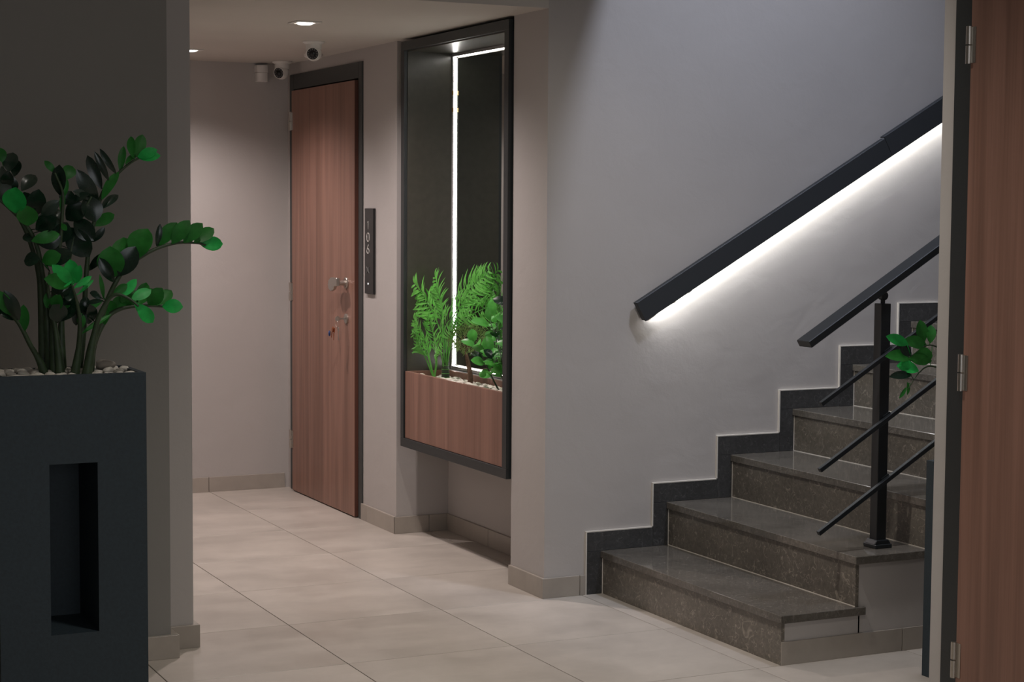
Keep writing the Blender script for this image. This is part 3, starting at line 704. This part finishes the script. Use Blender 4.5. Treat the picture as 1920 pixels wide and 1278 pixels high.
# ------------------------------------------------------------------ near door (right)
d2 = struct(thing('door_2', (3.25, 3.4, 0)))
f2 = MB(); f2.box(3.243, 3.46, 3.874, 3.945, 0, 2.17, 0.0015); f2.box(3.243, 3.46, 2.81, 2.875, 0, 2.17, 0.0015); f2.box(3.243, 3.46, 2.875, 3.874, 2.10, 2.17, 0.0015)
f2.build('door_frame', FRAME2, d2)
MB().box(3.232, 3.272, 2.885, 3.866, 0.006, 2.092, 0.001).build('door_leaf', WOOD, d2)
for z in (1.935, 1.05, 0.255):
    h = MB(); h.tube([(3.228, 3.870, z-0.050), (3.228, 3.870, z-0.002)], 0.0085, 12); h.tube([(3.228, 3.870, z+0.002), (3.228, 3.870, z+0.050)], 0.0085, 12)
    h.box(3.2305, 3.2335, 3.846, 3.874, z-0.048, z+0.048); h.build('hinge', STEEL, d2, True, auto=True)
hd = MB(); hd.lathe((3.232, 2.97, 1.128), [(0.027, 0), (0.027, 0.006), (0.024, 0.009), (0.012, 0.009), (0.011, 0.045)], 20, (-1, 0, 0)); hd.box(3.176, 3.19, 2.96, 3.08, 1.09, 1.14, .003); hd.build('handle', STEEL, d2, True, auto=True)

# ------------------------------------------------------------------ planters
def pot(x0, x1, y0_, y1_, z1_, label, hole=None):
    t = thing('planter', ((x0+x1)/2, (y0_+y1_)/2, 0), label, 'planter')
    m = MB(); rim = 0.016
    if hole:
        a, b_, c_, d_ = hole
        m.box(x0, a, y0_, y1_, 0, z1_-0.10); m.box(b_, x1, y0_, y1_, 0, z1_-0.10); m.box(a, b_, y0_, y1_, 0, c_); m.box(a, b_, y0_, y1_, d_, z1_-0.10)
        m.box(a, b_, y1_-0.012, y1_, c_, d_)
    else: m.box(x0, x1, y0_, y1_, 0, z1_-0.10)
    for q in ((x0, x0+rim, y0_, y1_), (x1-rim, x1, y0_, y1_), (x0+rim, x1-rim, y0_, y0_+rim), (x0+rim, x1-rim, y1_-rim, y1_)): m.box(*q, z1_-0.10, z1_)
    bmesh.ops.remove_doubles(m.bm, verts=m.bm.verts, dist=1e-5)
    # drop inner coincident faces
    seen = {}
    for f in m.bm.faces:
        k = tuple(round(v, 4) for v in f.calc_center_median()) + (len(f.verts),); seen.setdefault(k, []).append(f)
    dead = [f for fs in seen.values() if len(fs) > 1 for f in fs]; bmesh.ops.delete(m.bm, geom=dead, context='FACES')
    m.build('pot', POT, t)
    MB().box(x0+rim, x1-rim, y0_+rim, y1_-rim, z1_-0.099, z1_-0.028).build('soil', SOIL, t)
    return t
PX0, PX1, PY0, PY1, PZ = 0.788, 1.166, 4.60, 4.838, 1.058
pot(PX0, PX1, PY0, PY1, PZ, 'tall dark grey planter with a rectangular slot at the left', (0.915, 1.038, 0.389, 0.830))
pot(3.671, 3.97, 4.30, 4.555, 0.697, 'lower dark planter mostly hidden behind the grey wall end near the stairs')
LL = 'white pebble covering the soil of the tall dark planter'; GL = 'white pebbles in the tall dark planter'
y = 4.628
while y < 4.82:
    x = 0.815 + random.uniform(0, .01)
    while x < 1.145:
        if random.random() < 0.97: pebble(x, y+random.uniform(-.004, .004), 1.044+random.uniform(0, .006)+ (0.006 if y > 4.7 else 0), random.uniform(.0115, .0165), LL, GL)
        x += random.uniform(.027, .034)
    y += 0.030
pebble(1.092, 4.74, 1.069, .021, 'grey pebble on top of the white pebbles in the tall dark planter', None, 7)

TONE = {'d': GLD, 's': GLS, 'g': GLG, 'b': GLB}
def stemmed(name, loc, label, stems, leaves, rad, extra=None):
    t = thing(name, loc, label, 'plant'); S = []
    rnd = random.Random(3)
    for pts in stems:
        P = curve(pts, 36)
        o = MB().tube(P, [rad*(0.75*max(0, 1-i/9) + 1.15 - 0.80*i/36) for i in range(37)], 9).build('stem', STEMG, t, True)
        S.append((o, P))
    for bx, by, bz, tx, ty, tz_, w_, tn in leaves:
        b0 = Vector((bx, by, bz)); t0 = Vector((tx, ty, tz_))
        o, P = min(S, key=lambda q: min((p-b0).length for p in q[1])); near = min(P, key=lambda p: (p-b0).length)
        m = MB()
        if (near-b0).length > 0.003 and (near-b0).length < 0.05: m.tube([near, b0 + (t0-b0)*.06], 0.0013, 5)
        d = (t0-b0).normalized()
        nrm = Vector((rnd.uniform(-.45, .3)-.25, -1, rnd.uniform(-.1, .6)))
        t0 = b0+(t0-b0)*1.17
        m.leaf(b0, t0, nrm, w_*1.5, rnd.uniform(.03, .10), 8, .54, rnd.uniform(.08, .25))
        m.build('leaf', TONE[tn], o, True)
    return t, S
ZS = [
[(0.935,4.72,1.035),(0.916,4.71,1.085),(0.89,4.7,1.13),(0.86,4.69,1.187),(0.822,4.68,1.226),(0.78,4.67,1.251),(0.742,4.66,1.263)],
[(0.95,4.74,1.035),(0.941,4.731,1.186),(0.93,4.723,1.295),(0.915,4.714,1.376),(0.89,4.706,1.43),(0.85,4.697,1.472),(0.807,4.689,1.509),(0.76,4.68,1.545)],
[(0.956,4.72,1.035),(0.951,4.71,1.176),(0.954,4.7,1.285),(0.966,4.69,1.382),(0.971,4.68,1.457),(0.971,4.67,1.521),(0.95,4.66,1.571)],
[(0.983,4.76,1.035),(0.982,4.756,1.173),(0.991,4.752,1.282),(1.01,4.748,1.381),(1.035,4.744,1.462),(1.061,4.74,1.512)],
[(0.997,4.68,1.035),(1.006,4.66,1.124),(1.005,4.64,1.19),(0.993,4.62,1.245),(0.977,4.6,1.288)],
[(1.021,4.76,1.035),(1.037,4.764,1.138),(1.046,4.769,1.226),(1.053,4.773,1.314),(1.063,4.778,1.391),(1.084,4.782,1.473),(1.105,4.787,1.532),(1.14,4.791,1.571),(1.181,4.796,1.605),(1.221,4.8,1.625)],
[(1.034,4.7,1.035),(1.048,4.7,1.12),(1.077,4.7,1.207),(1.107,4.7,1.277),(1.138,4.7,1.324),(1.183,4.7,1.356),(1.227,4.7,1.378),(1.278,4.7,1.391),(1.329,4.7,1.391),(1.355,4.7,1.385)],
[(1.048,4.74,1.035),(1.062,4.74,1.122),(1.097,4.74,1.19),(1.13,4.74,1.214),(1.169,4.74,1.222),(1.214,4.74,1.223),(1.259,4.74,1.219)],
[(1.023,4.66,1.035),(1.037,4.647,1.129),(1.05,4.633,1.195),(1.072,4.62,1.244),(1.093,4.607,1.261),(1.122,4.593,1.25),(1.143,4.58,1.231)],
[(0.968,4.70,1.035),(0.955,4.69,1.153),(0.94,4.68,1.234),(0.931,4.67,1.277),(0.934,4.66,1.32)],
[(0.94,4.78,1.035),(0.936,4.783,1.227),(0.928,4.787,1.325),(0.903,4.79,1.413),(0.872,4.793,1.478),(0.852,4.797,1.532),(0.848,4.8,1.58)]]
ZZ_LEAVES=[
 (0.855,4.684,1.468,0.852,4.661,1.524,0.043,'b'),(0.886,4.688,1.436,0.881,4.668,1.48,0.036,'g'),(0.893,4.68,1.397,0.953,4.674,1.412,0.022,'g'),
 (0.897,4.7,1.394,0.885,4.717,1.411,0.017,'d'),(0.907,4.696,1.426,0.95,4.681,1.451,0.036,'d'),(0.912,4.691,1.389,0.959,4.678,1.407,0.034,'d'),
 (0.92,4.752,1.463,0.922,4.73,1.52,0.034,'s'),(0.883,4.753,1.525,0.919,4.777,1.56,0.024,'s'),(0.854,4.768,1.574,0.867,4.785,1.617,0.027,'s'),
 (0.837,4.767,1.588,0.838,4.75,1.504,0.027,'s'),(0.836,4.755,1.598,0.832,4.763,1.63,0.019,'g'),(0.868,4.766,1.562,0.879,4.785,1.599,0.019,'d'),
 (0.892,4.769,1.522,0.907,4.746,1.475,0.027,'d'),(0.855,4.763,1.566,0.859,4.772,1.525,0.027,'d'),(0.845,4.76,1.534,0.849,4.742,1.569,0.022,'d'),
 (0.918,4.679,1.463,0.953,4.656,1.495,0.022,'s'),(0.92,4.69,1.421,0.971,4.711,1.468,0.027,'s'),(0.966,4.681,1.515,0.964,4.67,1.581,0.027,'d'),
 (0.958,4.69,1.572,0.935,4.694,1.598,0.012,'g'),(0.98,4.689,1.555,1.002,4.709,1.585,0.024,'g'),(0.973,4.68,1.505,0.982,4.675,1.55,0.012,'g'),
 (0.97,4.682,1.468,0.975,4.679,1.515,0.01,'g'),(0.968,4.672,1.441,0.977,4.661,1.427,0.01,'g'),(1.001,4.758,1.491,1.046,4.732,1.516,0.017,'s'),
 (1.012,4.739,1.526,1.044,4.746,1.516,0.014,'s'),(1.009,4.745,1.526,0.996,4.747,1.496,0.031,'d'),(1.049,4.749,1.516,1.067,4.741,1.456,0.039,'d'),
 (0.999,4.762,1.451,1.038,4.745,1.486,0.036,'d'),(1.018,4.748,1.456,1.057,4.731,1.406,0.034,'d'),(0.999,4.753,1.431,1.046,4.741,1.366,0.043,'d'),
 (0.973,4.747,1.438,0.932,4.76,1.443,0.036,'d'),(0.963,4.746,1.388,0.994,4.749,1.436,0.036,'d'),(0.985,4.76,1.375,0.941,4.737,1.401,0.034,'d'),
 (1.084,4.769,1.491,1.034,4.754,1.569,0.028,'d'),(1.098,4.786,1.532,1.068,4.793,1.608,0.021,'d'),(1.114,4.774,1.555,1.08,4.764,1.62,0.013,'d'),
 (1.134,4.772,1.573,1.097,4.77,1.629,0.012,'d'),(1.094,4.769,1.504,1.136,4.78,1.568,0.018,'g'),(1.095,4.79,1.479,1.142,4.815,1.512,0.016,'s'),
 (1.068,4.786,1.436,1.128,4.811,1.461,0.021,'g'),(1.07,4.768,1.393,1.094,4.757,1.426,0.013,'d'),(1.151,4.801,1.579,1.164,4.817,1.638,0.014,'g'),
 (1.184,4.788,1.616,1.185,4.813,1.666,0.016,'g'),(1.194,4.793,1.619,1.213,4.811,1.671,0.022,'g'),(1.195,4.785,1.619,1.236,4.768,1.636,0.019,'b'),
 (1.199,4.789,1.616,1.244,4.768,1.622,0.018,'b'),(1.162,4.787,1.599,1.199,4.813,1.622,0.013,'g'),(1.061,4.786,1.316,1.1,4.758,1.358,0.017,'d'),
 (0.858,4.669,1.196,0.823,4.651,1.262,0.023,'d'),(0.875,4.687,1.167,0.871,4.679,1.225,0.02,'g'),(0.838,4.675,1.209,0.808,4.652,1.264,0.023,'g'),
 (0.851,4.692,1.195,0.813,4.687,1.217,0.015,'d'),(0.816,4.673,1.22,0.778,4.648,1.267,0.023,'d'),(0.805,4.669,1.231,0.77,4.651,1.222,0.018,'d'),
 (1.106,4.704,1.299,1.096,4.685,1.371,0.048,'g'),(1.105,4.689,1.289,1.073,4.688,1.344,0.021,'d'),(1.137,4.694,1.327,1.14,4.722,1.394,0.042,'g'),
 (1.161,4.691,1.348,1.192,4.693,1.417,0.046,'g'),(1.224,4.707,1.382,1.231,4.701,1.433,0.012,'d'),(1.229,4.712,1.383,1.273,4.71,1.436,0.027,'g'),
 (1.262,4.694,1.389,1.302,4.689,1.442,0.027,'g'),(1.292,4.689,1.392,1.335,4.684,1.436,0.027,'g'),(1.322,4.694,1.392,1.375,4.716,1.424,0.024,'g'),
 (1.341,4.708,1.389,1.396,4.708,1.388,0.026,'b'),(1.119,4.689,1.305,1.154,4.675,1.371,0.037,'d'),(1.245,4.734,1.222,1.289,4.717,1.22,0.026,'b'),
 (1.231,4.734,1.224,1.27,4.754,1.257,0.025,'g'),(1.207,4.731,1.226,1.233,4.706,1.265,0.029,'g'),(1.19,4.75,1.225,1.205,4.754,1.276,0.024,'g'),
 (1.158,4.752,1.22,1.151,4.746,1.255,0.023,'g'),(1.13,4.75,1.207,1.138,4.758,1.244,0.025,'g'),(1.106,4.747,1.195,1.114,4.761,1.231,0.025,'g'),
 (1.085,4.74,1.169,1.091,4.717,1.215,0.015,'g'),(1.183,4.733,1.226,1.218,4.754,1.262,0.025,'g'),(1.16,4.75,1.22,1.185,4.773,1.256,0.023,'g'),
 (1.133,4.616,1.246,1.18,4.625,1.267,0.021,'b'),(1.109,4.627,1.253,1.146,4.635,1.292,0.017,'b'),(1.089,4.628,1.261,1.121,4.629,1.282,0.015,'g'),
 (1.15,4.624,1.235,1.188,4.634,1.192,0.024,'b'),(1.139,4.614,1.242,1.158,4.638,1.216,0.011,'b'),(1.065,4.631,1.249,1.051,4.607,1.304,0.008,'g'),
 (1.064,4.631,1.244,1.033,4.657,1.238,0.01,'s'),(1.057,4.624,1.252,1.026,4.599,1.264,0.015,'d'),(0.982,4.62,1.291,0.935,4.599,1.332,0.022,'b'),
 (0.986,4.621,1.291,0.981,4.631,1.342,0.026,'b'),(0.988,4.599,1.292,0.994,4.581,1.331,0.019,'b'),(0.986,4.613,1.279,1.025,4.617,1.304,0.011,'b'),
 (0.995,4.616,1.261,1.036,4.64,1.293,0.007,'b'),(0.979,4.603,1.297,0.954,4.575,1.285,0.004,'b'),(0.977,4.62,1.286,0.916,4.593,1.301,0.028,'g'),
 (0.948,4.679,1.217,0.957,4.658,1.254,0.024,'g'),(0.961,4.677,1.217,0.987,4.693,1.242,0.019,'g'),(0.963,4.679,1.191,1.0,4.682,1.242,0.038,'d'),
 (0.973,4.679,1.191,0.945,4.662,1.228,0.033,'d'),(1.013,4.674,1.206,1.063,4.665,1.239,0.01,'g'),(1.017,4.679,1.156,1.087,4.695,1.197,0.01,'g'),
 (1.03,4.669,1.216,1.034,4.671,1.187,0.018,'d'),(1.043,4.659,1.191,1.03,4.633,1.229,0.02,'d'),(1.018,4.672,1.216,1.029,4.672,1.247,0.018,'d'),
 (1.007,4.679,1.227,1.005,4.685,1.185,0.015,'d'),(1.015,4.661,1.173,1.011,4.654,1.207,0.015,'g'),(0.928,4.676,1.225,0.933,4.678,1.261,0.013,'g'),
 (0.91,4.658,1.35,0.879,4.677,1.347,0.028,'d'),(0.919,4.678,1.344,0.955,4.655,1.36,0.028,'g'),(0.925,4.671,1.336,0.982,4.664,1.364,0.033,'d'),
 (0.943,4.677,1.269,0.984,4.666,1.284,0.033,'d'),(1.001,4.664,1.261,0.971,4.663,1.264,0.028,'d'),(1.022,4.681,1.19,1.01,4.659,1.228,0.02,'d'),
]
RIGHT_LEAVES=[(3.469,4.405,1.083,3.4,4.409,1.106,0.023,'b'),(3.547,4.435,1.079,3.538,4.436,1.144,0.026,'g'),(3.562,4.417,1.083,3.576,4.432,1.13,0.021,'g'),(3.56,4.431,1.076,3.471,4.414,1.093,0.027,'g'),(3.517,4.435,1.039,3.413,4.423,1.046,0.027,'g'),(3.569,4.412,1.045,3.52,4.426,1.045,0.038,'g'),(3.57,4.417,1.028,3.502,4.429,1.04,0.023,'g'),(3.513,4.407,1.001,3.452,4.422,1.015,0.028,'b'),(3.487,4.407,0.989,3.403,4.393,0.988,0.018,'d'),(3.495,4.42,1.047,3.449,4.413,1.075,0.021,'d'),(3.482,4.422,0.966,3.496,4.438,0.93,0.011,'g'),(3.484,4.428,0.949,3.446,4.409,0.923,0.008,'g'),(3.61,4.412,1.071,3.616,4.414,1.125,0.026,'g'),(3.63,4.419,1.037,3.677,4.428,1.079,0.028,'d'),(3.658,4.419,1.004,3.699,4.402,1.025,0.028,'d')]

stemmed('potted_plant', (0.98, 4.72, 1.03), 'glossy leafy plant with many arching stems in the tall dark planter', ZS, ZZ_LEAVES, 0.0075)
RS = [[(3.80,4.43,.665),(3.76,4.43,.85),(3.673,4.42,1.003),(3.572,4.42,1.077),(3.482,4.42,1.041)],
      [(3.80,4.41,.665),(3.75,4.41,.85),(3.66,4.42,.972),(3.573,4.42,1.012),(3.523,4.42,.992),(3.485,4.42,.944)],
      [(3.81,4.44,.665),(3.82,4.45,.85),(3.78,4.46,1.0),(3.72,4.46,1.08)]]

stemmed('potted_plant', (3.80, 4.43, .67), 'green leafy sprig peeking out from behind the grey wall end, in front of the stairs', RS, RIGHT_LEAVES, 0.004)
